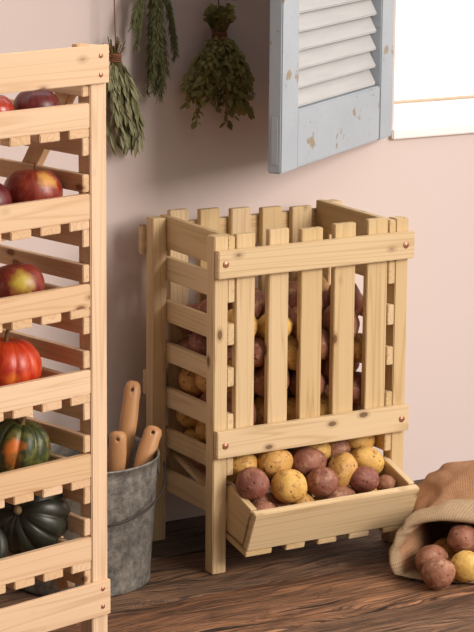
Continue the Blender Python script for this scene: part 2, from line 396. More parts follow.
# ------------------------------------------------------------------ potatoes
def potato_mesh(seed):
    bm = bmesh.new(); bmesh.ops.create_icosphere(bm, subdivisions=4, radius=1.0); r = random.Random(seed)
    eyes = [Vector((r.gauss(0, 1), r.gauss(0, 1), r.gauss(0, 1))).normalized() for _ in range(9)]
    off = Vector((seed * 3.7, seed * 1.3, 0))
    for v in bm.verts:
        d = v.co.normalized(); k = 1 + 0.075 * noise.noise(d * 1.1 + off) + 0.03 * noise.noise(d * 2.6 + off)
        for e in eyes:
            a = d.angle(e)
            if a < 0.22: k -= 0.035 * (1 - a / 0.22) ** 2
        v.co = d * k * 0.985
    return tomesh(bm, True)
PM = {}
def potato(kind, loc, rot, s, label, group):
    i = random.randrange(6)
    if (kind, i) not in PM:
        me = potato_mesh(i + 1); me.materials.append(M[kind]); me.name = 'potato'; PM[(kind, i)] = me
        o = bpy.data.objects.new('potato', me); MP[(kind, i)] = o
    else: o = MP[(kind, i)].copy()
    C.objects.link(o); o.location = loc; o.rotation_euler = rot; o.scale = s
    return tag(o, label, 'potato', group)
MP = {}
BIN = [
[0.091,0.1123,0.2088,0.054,-0.773,-1.9487,0.042,0.0377,0.0333],
[0.0981,0.1822,0.2214,-0.0359,0.2178,-0.492,0.0455,0.0371,0.0333],
[0.2309,0.1166,0.2101,0.2931,-0.2699,-2.6221,0.0485,0.0424,0.0396],
[0.1767,0.1982,0.231,-0.3467,-0.4568,2.1354,0.0501,0.0407,0.038],
[0.3236,0.1201,0.2146,-0.4459,0.2946,0.5027,0.0533,0.0459,0.0414],
[0.3048,0.1965,0.2262,-0.4711,-0.1279,-2.9058,0.0488,0.037,0.0335],
[0.4316,0.1211,0.2174,-0.5267,0.6496,1.6035,0.0505,0.0446,0.0395],
[0.3898,0.2039,0.2309,0.2975,-0.1341,2.1587,0.0525,0.0394,0.0355],
[0.1521,0.1278,0.237,0.1235,0.7251,-0.5574,0.0444,0.0359,0.0347],
[0.1067,0.2578,0.2454,0.5487,-0.0622,0.4906,0.0499,0.0397,0.0346],
[0.2313,0.12,0.2859,-0.0106,-0.3456,-1.6332,0.0444,0.0395,0.0379],
[0.2366,0.2059,0.2748,-0.3829,0.8454,0.7487,0.0449,0.0377,0.0372],
[0.3034,0.1452,0.2926,-0.0292,0.8194,-1.6122,0.0468,0.0402,0.0381],
[0.3214,0.2214,0.2893,-0.5021,0.2961,-0.6473,0.0515,0.0396,0.035],
[0.3786,0.1272,0.2753,-0.1552,0.2022,1.114,0.0517,0.0414,0.0384],
[0.4382,0.2599,0.2521,0.2708,-0.4558,-1.8245,0.0468,0.0367,0.0346],
[0.1585,0.1167,0.3083,0.1232,0.0202,-1.3981,0.0445,0.0393,0.038],
[0.1213,0.1926,0.2907,1.2323,-0.0843,-0.2765,0.0526,0.0419,0.0384],
[0.2033,0.1768,0.3444,-0.1821,-0.0236,-0.4008,0.0578,0.0455,0.0387],
[0.2698,0.2713,0.2574,-1.2172,-2.0364,-0.0108,0.0457,0.0378,0.0348],
[0.347,0.0663,0.3398,-0.1446,-0.2325,-2.2032,0.0485,0.0452,0.0408],
[0.3635,0.1782,0.3355,0.1829,-0.3039,2.3659,0.0497,0.04,0.0352],
[0.434,0.116,0.3273,-0.3808,0.2121,-1.589,0.0531,0.0422,0.0391],
[0.435,0.191,0.2924,1.1325,-0.7213,0.1496,0.0441,0.0363,0.0342],
[0.0878,0.1257,0.304,1.0446,1.0224,-1.9726,0.0451,0.0385,0.0336],
[0.1153,0.1904,0.3641,-0.6149,0.0398,0.8247,0.0433,0.039,0.0339],
[0.2625,0.0634,0.3393,-1.6951,-0.2736,2.2854,0.0467,0.0406,0.0381],
[0.1842,0.2673,0.2777,1.7863,-2.3929,0.5117,0.0504,0.0406,0.0374],
[0.3001,0.14,0.3714,0.2937,0.0037,-1.613,0.0511,0.0413,0.0397],
[0.3343,0.2661,0.3644,-0.4019,-0.4474,0.3866,0.0489,0.04,0.0386],
[0.4264,0.0638,0.3848,-0.328,0.0593,3.0035,0.0484,0.045,0.0387],
[0.4292,0.1893,0.3754,-0.2479,-0.6977,-1.3621,0.0497,0.0451,0.0395],
[0.0993,0.0602,0.3518,-1.6402,-1.018,-0.3603,0.0543,0.0452,0.0378],
[0.1024,0.2641,0.323,-0.7987,-0.5173,-0.2064,0.0494,0.0454,0.0412],
[0.1837,0.0621,0.3548,0.183,-2.3858,-1.9315,0.0481,0.0412,0.0366],
[0.2475,0.2519,0.3348,0.248,0.3253,2.6891,0.0515,0.0437,0.0412],
[0.2911,0.0611,0.411,-0.3075,0.4314,0.025,0.0513,0.0417,0.0399],
[0.356,0.2059,0.4114,-0.0989,0.3565,-1.9738,0.0537,0.0434,0.0384],
[0.3741,0.1266,0.3851,-1.8,-0.0244,0.6923,0.0423,0.0366,0.0353],
[0.3731,0.2705,0.2962,-0.3822,0.5551,-0.1282,0.0459,0.037,0.0333],
[0.1399,0.1211,0.3842,0.4559,-0.2688,-2.6014,0.0492,0.0394,0.0357],
[0.1007,0.2577,0.4037,0.0913,-0.2334,1.0143,0.0523,0.0425,0.0382],
[0.2285,0.1244,0.4064,0.117,-0.5144,0.1931,0.0499,0.0434,0.0404],
[0.1788,0.2631,0.3804,-0.505,0.8006,3.1272,0.0476,0.0459,0.0383],
[0.3388,0.1335,0.4474,0.0572,0.7769,2.9895,0.0499,0.039,0.0376],
[0.2692,0.209,0.4076,0.3101,-0.2746,-2.1081,0.0551,0.044,0.0379],
[0.4315,0.1262,0.4346,0.0777,-0.1941,3.1266,0.0451,0.0419,0.0366],
[0.4315,0.2648,0.3348,0.2386,-0.6766,2.6871,0.0493,0.0406,0.0367],
[0.0978,0.0693,0.4488,-0.5883,0.4276,1.083,0.052,0.043,0.0415],
[0.0949,0.2651,0.474,0.1825,-0.284,-0.897,0.0459,0.0381,0.0338],
[0.1879,0.0617,0.4335,-0.6472,0.2724,-3.1301,0.0531,0.0441,0.0376],
[0.1718,0.1978,0.4226,0.6915,0.4074,-0.7162,0.0548,0.0454,0.039],
[0.2731,0.1371,0.4883,0.7317,-0.6103,-0.03,0.0543,0.0419,0.0395],
[0.3111,0.2535,0.4628,0.0962,-0.3268,-1.7378,0.0565,0.043,0.0408],
[0.4391,0.1457,0.5024,-0.5708,0.1626,1.5775,0.0457,0.0365,0.0338],
[0.4321,0.2639,0.4178,0.4772,-0.9148,1.4596,0.0501,0.043,0.0394],
[0.1011,0.1165,0.506,0.9586,0.2823,3.0137,0.0461,0.041,0.0342],
[0.094,0.1642,0.429,0.6773,-0.0773,-1.584,0.0504,0.0428,0.0356],
[0.1563,0.134,0.4571,-0.7005,0.4369,-1.2902,0.0423,0.0359,0.0335],
[0.2345,0.2679,0.4408,0.2412,-0.2976,-2.5658,0.0423,0.0393,0.0355],
[0.2489,0.0636,0.4916,0.112,-0.6648,2.4711,0.0532,0.0404,0.0369],
[0.2354,0.207,0.4968,-1.483,0.1061,0.859,0.054,0.0438,0.0369],
[0.3725,0.0615,0.4425,-0.281,0.9115,2.6101,0.0481,0.0411,0.0384],
[0.4366,0.2007,0.4527,-0.0043,0.7337,-2.4277,0.0407,0.0374,0.0336],
[0.1962,0.0576,0.5589,-0.9069,0.0208,-0.4103,0.0439,0.039,0.0357],
[0.1002,0.2657,0.5464,0.4114,-0.5333,-3.0074,0.0499,0.041,0.0378],
[0.1522,0.0614,0.5023,0.0811,0.396,0.9455,0.0457,0.038,0.0344],
[0.1642,0.2722,0.4594,2.5444,2.1248,0.0183,0.0408,0.0356,0.0327],
[0.3247,0.071,0.5037,-1.2295,-0.0254,-1.9021,0.0528,0.0427,0.0361],
[0.3523,0.2704,0.525,-1.2141,-0.2559,-2.7152,0.0447,0.0363,0.0355],
[0.3749,0.1407,0.5253,-0.6231,2.6315,-0.3343,0.046,0.0378,0.0316],
[0.3742,0.1956,0.4806,0.455,-0.1931,-0.9495,0.0433,0.0379,0.0321],
[0.0896,0.1922,0.5007,-1.5059,0.5949,-1.3092,0.0452,0.0367,0.035],
[0.1738,0.2683,0.5914,-0.7277,0.793,-2.5599,0.051,0.039,0.0373],
[0.1904,0.1275,0.5218,0.5054,-0.766,-2.9784,0.0487,0.0428,0.0399],
[0.1577,0.2124,0.5155,-0.5119,-0.669,-1.7341,0.0497,0.0419,0.0384],
[0.3142,0.1944,0.5284,-0.4739,0.8756,-0.092,0.0449,0.0381,0.0355],
[0.3536,0.225,0.5842,0.0625,-0.2852,1.9095,0.0515,0.0426,0.0381],
[0.4287,0.1897,0.5586,-0.9984,0.1926,0.382,0.0465,0.0416,0.0382],
[0.4311,0.2589,0.5021,0.0275,0.4634,1.2447,0.0523,0.0441,0.038],
[0.1746,0.1597,0.5895,0.9981,-0.3558,-3.0022,0.0449,0.0371,0.0338],
[0.0972,0.1746,0.5737,-0.5694,0.3476,-1.7699,0.0487,0.0418,0.0413],
[0.2528,0.1413,0.5662,-0.0533,0.2396,0.992,0.0463,0.04,0.0388],
[0.2053,0.2721,0.5162,0.3321,-0.5979,-3.0699,0.0461,0.0353,0.0318],
[0.3846,0.0628,0.5492,0.3372,-0.7959,-3.1115,0.0517,0.0441,0.0413],
[0.3296,0.1286,0.5791,-0.9605,-0.9544,1.1811,0.0522,0.0455,0.0398],
[0.4393,0.0633,0.4817,1.9865,-0.2107,-1.9452,0.0438,0.038,0.0345],
[0.4288,0.265,0.5864,-0.1081,1.2361,-1.9133,0.0488,0.0461,0.0415],
[0.102,0.0654,0.5673,-0.228,0.5098,-2.5668,0.053,0.0444,0.0414],
[0.229,0.2141,0.5815,-1.6615,0.6899,-0.0111,0.0476,0.0407,0.038],
[0.2761,0.0638,0.5604,2.5264,-0.5567,1.315,0.0472,0.0353,0.0343],
[0.274,0.2673,0.5383,0.6075,1.096,1.3236,0.0447,0.0401,0.0357],
[0.4314,0.1165,0.5891,-1.4764,-1.8812,-0.3371,0.0551,0.0437,0.0402]]
INFO = [
(1, 'yellow potato deep below the lower front rail, leftmost'),
(0, 'red potato in the lowest opening of the crate left side'),
(1, 'yellow potato deep below the lower front rail, third from the left'),
(0, 'red potato buried in the heap inside the slatted crate'),
(1, 'yellow potato deep below the lower front rail, fourth from the left'),
(1, 'yellow potato buried in the heap inside the slatted crate'),
(0, 'red potato deep below the lower front rail, fifth from the left'),
(0, 'red potato buried in the heap inside the slatted crate'),
(0, 'red potato deep below the lower front rail, second from the left'),
(1, 'yellow potato in the fifth opening of the crate left side, second from the left'),
(1, 'yellow potato buried in the heap inside the slatted crate'),
(0, 'red potato buried in the heap inside the slatted crate'),
(0, 'red potato buried in the heap inside the slatted crate'),
(0, 'red potato buried in the heap inside the slatted crate'),
(1, 'yellow potato buried in the heap inside the slatted crate'),
(1, 'yellow potato buried in the heap inside the slatted crate'),
(1, 'yellow potato buried in the heap inside the slatted crate'),
(1, 'yellow potato in the fifth opening of the crate left side, third from the left'),
(0, 'red potato buried in the heap inside the slatted crate'),
(0, 'red potato buried in the heap inside the slatted crate'),
(1, 'yellow potato inside the crate, fourth front gap from the left, seventh from the top'),
(0, 'red potato buried in the heap inside the slatted crate'),
(0, 'red potato inside the crate, fifth front gap from the left, fifth from the top'),
(0, 'red potato buried in the heap inside the slatted crate'),
(1, 'yellow potato in the fifth opening of the crate left side, rightmost'),
(0, 'red potato in the fourth opening of the crate left side, rightmost'),
(1, 'yellow potato inside the crate, third front gap from the left, eighth from the top'),
(0, 'red potato buried in the heap inside the slatted crate'),
(1, 'yellow potato inside the crate, third front gap from the left, seventh from the top'),
(1, 'yellow potato buried in the heap inside the slatted crate'),
(0, 'red potato inside the crate, fifth front gap from the left, fourth from the top'),
(1, 'yellow potato buried in the heap inside the slatted crate'),
(0, 'red potato inside the crate, second front gap from the left, ninth from the top'),
(1, 'yellow potato in the fifth opening of the crate left side, leftmost'),
(1, 'yellow potato inside the crate, second front gap from the left, eighth from the top'),
(1, 'yellow potato buried in the heap inside the slatted crate'),
(0, 'red potato inside the crate, third front gap from the left, sixth from the top'),
(0, 'red potato inside the crate, third front gap from the left, fifth from the top'),
(0, 'red potato inside the crate, fourth front gap from the left, sixth from the top'),
(0, 'red potato buried in the heap inside the slatted crate'),
(0, 'red potato inside the crate, first front gap from the left, fourth from the top'),
(1, 'yellow potato in the fourth opening of the crate left side, leftmost'),
(0, 'red potato buried in the heap inside the slatted crate'),
(0, 'red potato buried in the heap inside the slatted crate'),
(1, 'yellow potato buried in the heap inside the slatted crate'),
(1, 'yellow potato buried in the heap inside the slatted crate'),
(0, 'red potato inside the crate, fifth front gap from the left, third from the top'),
(1, 'yellow potato buried in the heap inside the slatted crate'),
(1, 'yellow potato inside the crate, first front gap from the left, third from the top'),
(0, 'red potato in the third opening of the crate left side, leftmost'),
(0, 'red potato inside the crate, second front gap from the left, seventh from the top'),
(0, 'red potato buried in the heap inside the slatted crate'),
(0, 'red potato buried in the heap inside the slatted crate'),
(0, 'red potato buried in the heap inside the slatted crate'),
(1, 'yellow potato buried in the heap inside the slatted crate'),
(0, 'red potato buried in the heap inside the slatted crate'),
(0, 'red potato inside the crate, first front gap from the left, second from the top'),
(1, 'yellow potato in the fourth opening of the crate left side, middle one'),
(0, 'red potato buried in the heap inside the slatted crate'),
(0, 'red potato buried in the heap inside the slatted crate'),
(1, 'yellow potato inside the crate, third front gap from the left, fourth from the top'),
(0, 'red potato buried in the heap inside the slatted crate'),
(0, 'red potato inside the crate, fourth front gap from the left, fifth from the top'),
(0, 'red potato buried in the heap inside the slatted crate'),
(1, 'yellow potato inside the crate, second front gap from the left, fourth from the top'),
(0, 'red potato in the third opening of the crate left side, middle one'),
(0, 'red potato inside the crate, second front gap from the left, sixth from the top'),
(1, 'yellow potato buried in the heap inside the slatted crate'),
(0, 'red potato inside the crate, fourth front gap from the left, fourth from the top'),
(0, 'red potato buried in the heap inside the slatted crate'),
(0, 'red potato buried in the heap inside the slatted crate'),
(1, 'yellow potato buried in the heap inside the slatted crate'),
(0, 'red potato in the third opening of the crate left side, rightmost'),
(0, 'red potato in the second opening of the crate left side, rightmost'),
(1, 'yellow potato inside the crate, second front gap from the left, fifth from the top'),
(0, 'red potato buried in the heap inside the slatted crate'),
(0, 'red potato buried in the heap inside the slatted crate'),
(0, 'red potato inside the crate, third front gap from the left, topmost'),
(0, 'red potato inside the crate, fourth front gap from the left, second from the top'),
(0, 'red potato buried in the heap inside the slatted crate'),
(0, 'red potato inside the crate, second front gap from the left, second from the top'),
(0, 'red potato in the second opening of the crate left side, leftmost'),
(0, 'red potato inside the crate, second front gap from the left, third from the top'),
(0, 'red potato buried in the heap inside the slatted crate'),
(0, 'red potato inside the crate, fourth front gap from the left, third from the top'),
(0, 'red potato inside the crate, third front gap from the left, second from the top'),
(1, 'yellow potato inside the crate, fifth front gap from the left, second from the top'),
(1, 'yellow potato inside the crate, fourth front gap from the left, topmost'),
(1, 'yellow potato inside the crate, first front gap from the left, topmost'),
(0, 'red potato inside the crate, second front gap from the left, topmost'),
(0, 'red potato inside the crate, third front gap from the left, third from the top'),
(1, 'yellow potato buried in the heap inside the slatted crate'),
(0, 'red potato inside the crate, fifth front gap from the left, topmost')]
for i, q in enumerate(BIN):
    k, lab = INFO[i]
    potato('yellow' if k else 'red', q[:3], q[3:6], q[6:9], lab, 'potatoes heaped inside the slatted crate')
TR = 'potatoes lying in the front trough'
for kind, loc, rot, s, lab in [
    ('red', (0.0745, -0.052, 0.2235), (0.2, 0.3, 1.1), (0.0365, 0.036, 0.0355), 'round dusky red potato at the left end of the trough, resting against its side board'),
    ('yellow', (0.1655, -0.068, 0.209), (0.2, 0.1, 0.6), (0.0455, 0.039, 0.036), 'large yellow potato in the front row of the trough, touching the left red one'),
    ('red', (0.2600, -0.062, 0.2035), (0.1, 0.15, 0.5), (0.0390, 0.035, 0.0335), 'oval purplish red potato in the middle of the trough front row'),
    ('red', (0.3790, -0.058, 0.1935), (0.0, 0.25, 0.3), (0.0385, 0.033, 0.0285), 'dusky red potato at the trough front, right of the tilted yellow one'),
    ('red', (0.4490, -0.050, 0.172), (0.1, 0, 0.2), (0.022, 0.021, 0.017), 'small red potato tucked in the right corner of the trough'),
    ('yellow', (0.1690, 0.004, 0.247), (0.0, 0.1, 0.4), (0.0450, 0.036, 0.034), 'yellow potato behind the front row, under the left half of the lower rail'),
    ('red', (0.2630, 0.006, 0.233), (0.1, 0.1, 0.3), (0.0450, 0.036, 0.036), 'wide purple red potato in the second row, mid trough'),
    ('yellow', (0.3360, -0.030, 0.2145), (0.2, -0.95, 0.4), (0.0410, 0.033, 0.031), 'yellow oval potato standing tilted between two red ones in the trough'),
    ('yellow', (0.4280, 0.002, 0.216), (0.15, 0.42, 0.4), (0.0500, 0.036, 0.032), 'largest yellow potato, with russet spots, at the right end of the trough'),
    ('yellow', (0.0960, 0.026, 0.246), (0.1, 0.1, 0.2), (0.036, 0.032, 0.030), 'yellow potato half hidden behind the leftmost red trough potato'),
    ('yellow', (0.3120, 0.048, 0.246), (0.1, 0.1, 0.2), (0.037, 0.030, 0.030), 'yellow potato peeking from under the middle of the lower front rail'),
    ('red', (0.3720, 0.052, 0.240), (0.1, 0.1, 0.2), (0.034, 0.030, 0.029), 'dark red potato in the shade under the lower front rail'),
    ('yellow', (0.4400, 0.052, 0.2555), (0.1, 0.1, 0.2), (0.040, 0.030, 0.028), 'yellow potato under the lower rail, above the largest trough potato'),
    ('red', (0.1080, -0.030, 0.168), (0.1, 0.2, 0.2), (0.026, 0.026, 0.026), 'small red potato wedged low between the round red and large yellow ones'),
    ('red', (0.1420, -0.035, 0.160), (0.1, 0.1, 0.2), (0.034, 0.027, 0.027), 'red potato at the bottom of the trough under the large yellow one'),
    ('yellow', (0.2150, -0.045, 0.158), (0.1, 0.1, 0.9), (0.034, 0.027, 0.027), 'yellow potato at the bottom of the trough, showing between the middle two'),
    ('red', (0.3180, -0.048, 0.157), (0.1, 0.1, 0.1), (0.040, 0.027, 0.027), 'red potato at the bottom of the trough below the tilted yellow one'),
    ('yellow', (0.4000, -0.035, 0.146), (0.1, 0.1, 0.2), (0.034, 0.027, 0.025), 'yellow potato at the bottom right of the trough, mostly hidden'),
    ('red', (0.0880, -0.078, 0.162), (0.1, 0.1, 0.2), (0.030, 0.0235, 0.024), 'small red potato low in the trough under the leftmost round one')]:
    potato(kind, loc, rot, tuple(q * 1.10 for q in s), lab, TR)

# ------------------------------------------------------------------ burlap sack
PATH = [(0.0, (0.495, -0.305), (0.80, -0.60)), (0.12, (0.625, -0.245), (0.84, -0.54)), (0.28, (0.715, -0.110), (0.92, -0.39)), (0.52, (0.79, 0.09), (0.95, -0.31))]
def pathat(b):
    if b <= 0:
        d = Vector((0.94, 0.35, 0)); c = Vector((*PATH[0][1], 0)) + d * b; r = Vector((*PATH[0][2], 0)); return c, r.normalized()
    for (b0, c0, r0), (b1, c1, r1) in zip(PATH, PATH[1:]):
        if b <= b1 + 1e-6:
            f = (b - b0) / (b1 - b0); return Vector((*c0, 0)).lerp(Vector((*c1, 0)), f), Vector((*r0, 0)).lerp(Vector((*r1, 0)), f).normalized()
def ringpt(b, a, add, wob=0.0):
    """b = distance back from the mouth, a = angle, add = outward offset"""
    t = max(0.0, b) / 0.52; cc, Rm = pathat(b)
    rx = 0.150 + 0.030 * math.sin(min(1, t * 1.6) * PI / 2); rz = 0.067 + 0.028 * math.sin(min(1, t * 1.5) * PI / 2)
    if t > 0.55:
        q = math.sqrt(max(0.0, 1 - ((t - 0.55) / 0.45) ** 2)); rx *= 0.12 + 0.88 * q; rz *= 0.25 + 0.75 * q
    ca, sa_ = math.cos(a), math.sin(a)
    k = 1 + 0.13 * noise.noise((ca * 1.7 + 5, sa_ * 1.7, b * 8)) + (0.07 if b < .08 else 0.12) * noise.noise((ca * 4, sa_ * 4, b * 14 + 3)) + 0.05 * noise.noise((ca * 9, sa_ * 9, b * 40))
    ex = math.copysign(abs(ca) ** 0.85, ca); ez = math.copysign(abs(sa_) ** 0.85, sa_)
    z = rz + ez * (rz + add) * k
    p = cc + Rm * (ex * (rx + add) * k)
    fwd = 0.060 * (0.5 - 0.5 * sa_) * max(0, 1 - b / 0.25)         # the lower lip reaches forward
    p += Vector((-0.45, -0.89, 0)) * (fwd - 0.015)
    p.z = max(z, 0.0035 + max(0, add) * 0.25)
    if sa_ < -0.3: p.z = min(p.z, 0.004 + max(0, add) * 0.2 + 0.01 * (1 + sa_))
    return p
def sheet(rows, mat, name, parent, U0):
    bm = bmesh.new(); uvl = bm.loops.layers.uv.new('UVMap'); n = 72; G = []
    for b, add in rows: G.append([bm.verts.new(ringpt(b, 2 * PI * i / n, add)) for i in range(n)])
    L = [0.0]
    for j in range(1, len(G)): L.append(L[-1] + (G[j][n // 3].co - G[j - 1][n // 3].co).length)
    for j in range(len(G) - 1):
        for i in range(n):
            k = (i + 1) % n; f = bm.faces.new((G[j][i], G[j][k], G[j + 1][k], G[j + 1][i])); f.smooth = True
            for lp, (u, v) in zip(f.loops, ((i, L[j]), (i + 1, L[j]), (i + 1, L[j + 1]), (i, L[j + 1]))): lp[uvl].uv = (u * 0.0115, v)
    bmesh.ops.recalc_face_normals(bm, faces=bm.faces)
    o = link(name, tomesh(bm, True), M[mat], parent)
    s = o.modifiers.new('smooth', 'SUBSURF'); s.levels = 1; s.render_levels = 1
    return o
body = [(0.30, -0.030), (0.2, -0.022), (0.12, -0.014), (0.05, -0.008), (0.012, -0.005), (0.006, 0.0), (0.03, 0.002), (0.06, 0.003), (0.09, 0.002), (0.13, 0.001)] + [(0.13 + 0.39 * k / 14, 0.0) for k in range(1, 15)]
sack = sheet(body, 'burlap', 'burlap_sack', None, 0)
tag(sack, 'brown burlap sack lying on the plank floor with potatoes spilling from its mouth', 'sack')
cuff = sheet([(0.012, -0.004), (0.0, -0.001), (-0.006, 0.006), (-0.002, 0.014), (0.012, 0.019), (0.03, 0.0205), (0.05, 0.020), (0.066, 0.017), (0.074, 0.0105), (0.070, 0.006), (0.05, 0.006)], 'burlap_cuff', 'cuff', sack, 0)
cuff['label'] = 'paler folded back burlap rim'
SK = 'potatoes spilling from the burlap sack'
for kind, loc, rot, s, lab in [
    ('red', (0.3985, -0.344, 0.0395), (0.1, 0.1, 0.4), (0.0385, 0.038, 0.0385), 'round pinkish red potato on the floor in front of the sack mouth'),
    ('red', (0.4330, -0.268, 0.044), (0.1, 0.05, 0.4), (0.046, 0.036, 0.037), 'red potato just inside the left of the sack mouth, behind the round one'),
    ('yellow', (0.4800, -0.343, 0.042), (0.1, 0.1, 0.2), (0.042, 0.037, 0.038), 'yellow potato lying in the sack mouth beside the round red one'),
    ('red', (0.5130, -0.282, 0.086), (0.1, 0.3, 0.6), (0.048, 0.038, 0.036), 'red potato on top, resting behind the yellow one in the sack mouth'),
    ('red', (0.5420, -0.385, 0.060), (0.1, 0.1, 0.2), (0.036, 0.034, 0.034), 'red potato at the far right of the sack mouth, cut by the frame'),
    ('yellow', (0.5050, -0.225, 0.040), (0.1, 0.1, 1.2), (0.040, 0.034, 0.035), 'yellow potato deep in the sack behind the top red one')]:
    potato(kind, loc, rot, s, lab, SK)

# ------------------------------------------------------------------ galvanised bucket with hand tools
bx0, by0, bh, rt, rb = -0.275, 0.1357, 0.300, 0.180, 0.160
bk = empty('metal_bucket', (bx0, by0, 0), 0, 'large galvanised metal bucket holding wooden handled tools beside the crate', 'bucket')
prof = [(0, 0.012), (rb - 0.01, 0.012), (rb - 0.004, 0.0), (rb, 0.0), (rb + 0.002, 0.004), (rb + 0.001, 0.012)]
for k in range(1, 12):
    z = bh * k / 12; r = rb + (rt - rb) * k / 12; prof.append((r, z))
prof += [(rt - 0.002, bh - 0.008), (rt + 0.002, bh - 0.005), (rt + 0.0035, bh - 0.001), (rt + 0.002, bh + 0.002), (rt - 0.001, bh), (rt - 0.003, bh - 0.008)]
prof += [(rb - 0.003 + (rt - rb) * k / 6 - 0.001, 0.016 + (bh - 0.03) * k / 6) for k in range(6, -1, -1)] + [(0, 0.016)]
bm = lathe_bm(prof, 96)
for v in bm.verts:
    a = math.atan2(v.co.y, v.co.x); h = v.co.z / bh
    k = 1 + (0.010 * noise.noise((math.cos(a) * 1.5, math.sin(a) * 1.5, h * 2)) + 0.004 * noise.noise((math.cos(a) * 5, math.sin(a) * 5, h * 6))) * h
    v.co.x *= k; v.co.y *= k
bmesh.ops.recalc_face_normals(bm, faces=bm.faces)
link('pail', tomesh(bm, True), M['zinc'], bk)
ea = math.radians(-18)
for s in (0, 1):
    a = ea + PI * s; d = Vector((math.cos(a), math.sin(a), 0)); p = d * (rt + 0.001) + Vector((0, 0, 0.266))
    bm = box_bm(0.05, 0.03, 0.003, 0.001)
    link('handle_ear', tomesh(bm), M['zinc'], bk, frame(p, (0, 0, 1), (-d.y, d.x, 0)))
pts = []
for i in range(61):
    f = i / 60; a = ea - PI * f; R = rt + 0.012 + 0.006 * math.sin(PI * f)
    dr = math.sin(PI * f) ** 0.95
    zz = 0.266 - 0.086 * dr; Rw = R - 0.020 * dr * 0.3 + 0.004
    pts.append((Rw * math.cos(a), Rw * math.sin(a), zz))
bail = link('bail_handle', tomesh(tube_bm(pts, 0.0028, 8), True), M['wire'], bk); tag(bail, 'dark wire bail hanging against the bucket')
def handle_mesh(L, r):
    prof = [(0, 0), (r * 0.62, 0), (r * 0.72, L * 0.02), (r * 0.78, L * 0.15), (r * 0.98, L * 0.4), (r * 1.05, L * 0.6), (r * 0.97, L * 0.78), (r * 1.0, L * 0.9), (r * 0.82, L * 0.97), (r * 0.45, L), (0, L)]
    bm = lathe_bm(prof, 24)
    for v in bm.verts: v.co.y *= 0.78
    bmesh.ops.recalc_face_normals(bm, faces=bm.faces)
    o = bpy.data.objects.new('tmp', tomesh(bm, True)); C.objects.link(o)
    cb = lathe_bm([(0, -0.05), (0.0042, -0.05), (0.0042, 0.05), (0, 0.05)], 20, mat=Matrix.Translation((0, 0, L * 0.87 if L < .2 else L - 0.022)) @ Matrix.Rotation(PI / 2, 4, 'X'))
    bmesh.ops.recalc_face_normals(cb, faces=cb.faces)
    co = bpy.data.objects.new('tmpc', tomesh(cb)); C.objects.link(co)
    m = o.modifiers.new('b', 'BOOLEAN'); m.operation = 'DIFFERENCE'; m.object = co; m.solver = 'EXACT'
    bpy.context.view_layer.update()
    me = bpy.data.meshes.new_from_object(o.evaluated_get(bpy.context.evaluated_depsgraph_get()))
    bpy.data.objects.remove(o); bpy.data.objects.remove(co)
    return me
def tool(name, base, top, L, r, label, blade):
    base, top = Vector(base), Vector(top); z = (top - base).normalized()
    vdir = Vector((-0.51, -0.86, 0.2))                                # hole axis looks about towards the room
    y = (vdir - z * vdir.dot(z)).normalized(); x = y.cross(z)
    m = Matrix((x, y, z)).transposed().to_4x4(); m.translation = top - z * L
    e = bpy.data.objects.new(name, None); C.objects.link(e); e.matrix_world = m; e.empty_display_size = 0.03
    tag(e, label, 'garden tool', 'hand tools standing in the bucket')
    hm = handle_mesh(L, r); hm.materials.clear(); hm.materials.append(M['handle'])
    link('handle', hm, None, e)
    bm = tube_bm([(0, 0, 0.012), (0, 0, -0.035), (0, 0.004, -0.06)], 0.005, 10)
    link('shank', tomesh(bm, True), M['steel'], e)
    bm = bmesh.new(); w, l = blade; rows = []
    for i in range(9):
        f = i / 8; hw = w * (0.55 + 0.45 * math.sin(min(1, f * 2.2) * PI / 2)) * (1 if f < .55 else math.sqrt(max(0.02, 1 - ((f - .55) / .45) ** 2)))
        rows.append([bm.verts.new((hw * (j / 3 - 1), 0.006 - 0.014 * (1 - (j / 3 - 1) ** 2) * 0.9 + 0.004, -0.05 - l * f)) for j in range(7)])
    for a, b in zip(rows, rows[1:]):
        for j in range(6): bm.faces.new((a[j], a[j + 1], b[j + 1], b[j]))
    o = link('blade', tomesh(bm, True), M['steel'], e); so = o.modifiers.new('s', 'SOLIDIFY'); so.thickness = 0.002
    return e
tool('garden_trowel', (-0.150, 0.155, 0.27), (-0.1060, 0.19, 0.437), 0.215, 0.0200, 'longest wooden tool handle with a hole, leaning right at the back of the bucket', (0.03, 0.09))
tool('hand_fork', (-0.2060, 0.09, 0.23), (-0.1945, 0.10, 0.348), 0.125, 0.0205, 'short upright wooden tool handle nearest the left rack in the bucket', (0.03, 0.10))
tool('dibber', (-0.1530, 0.075, 0.25), (-0.0985, 0.10, 0.347), 0.135, 0.0210, 'short wooden tool handle slanting right over the bucket rim', (0.028, 0.10))

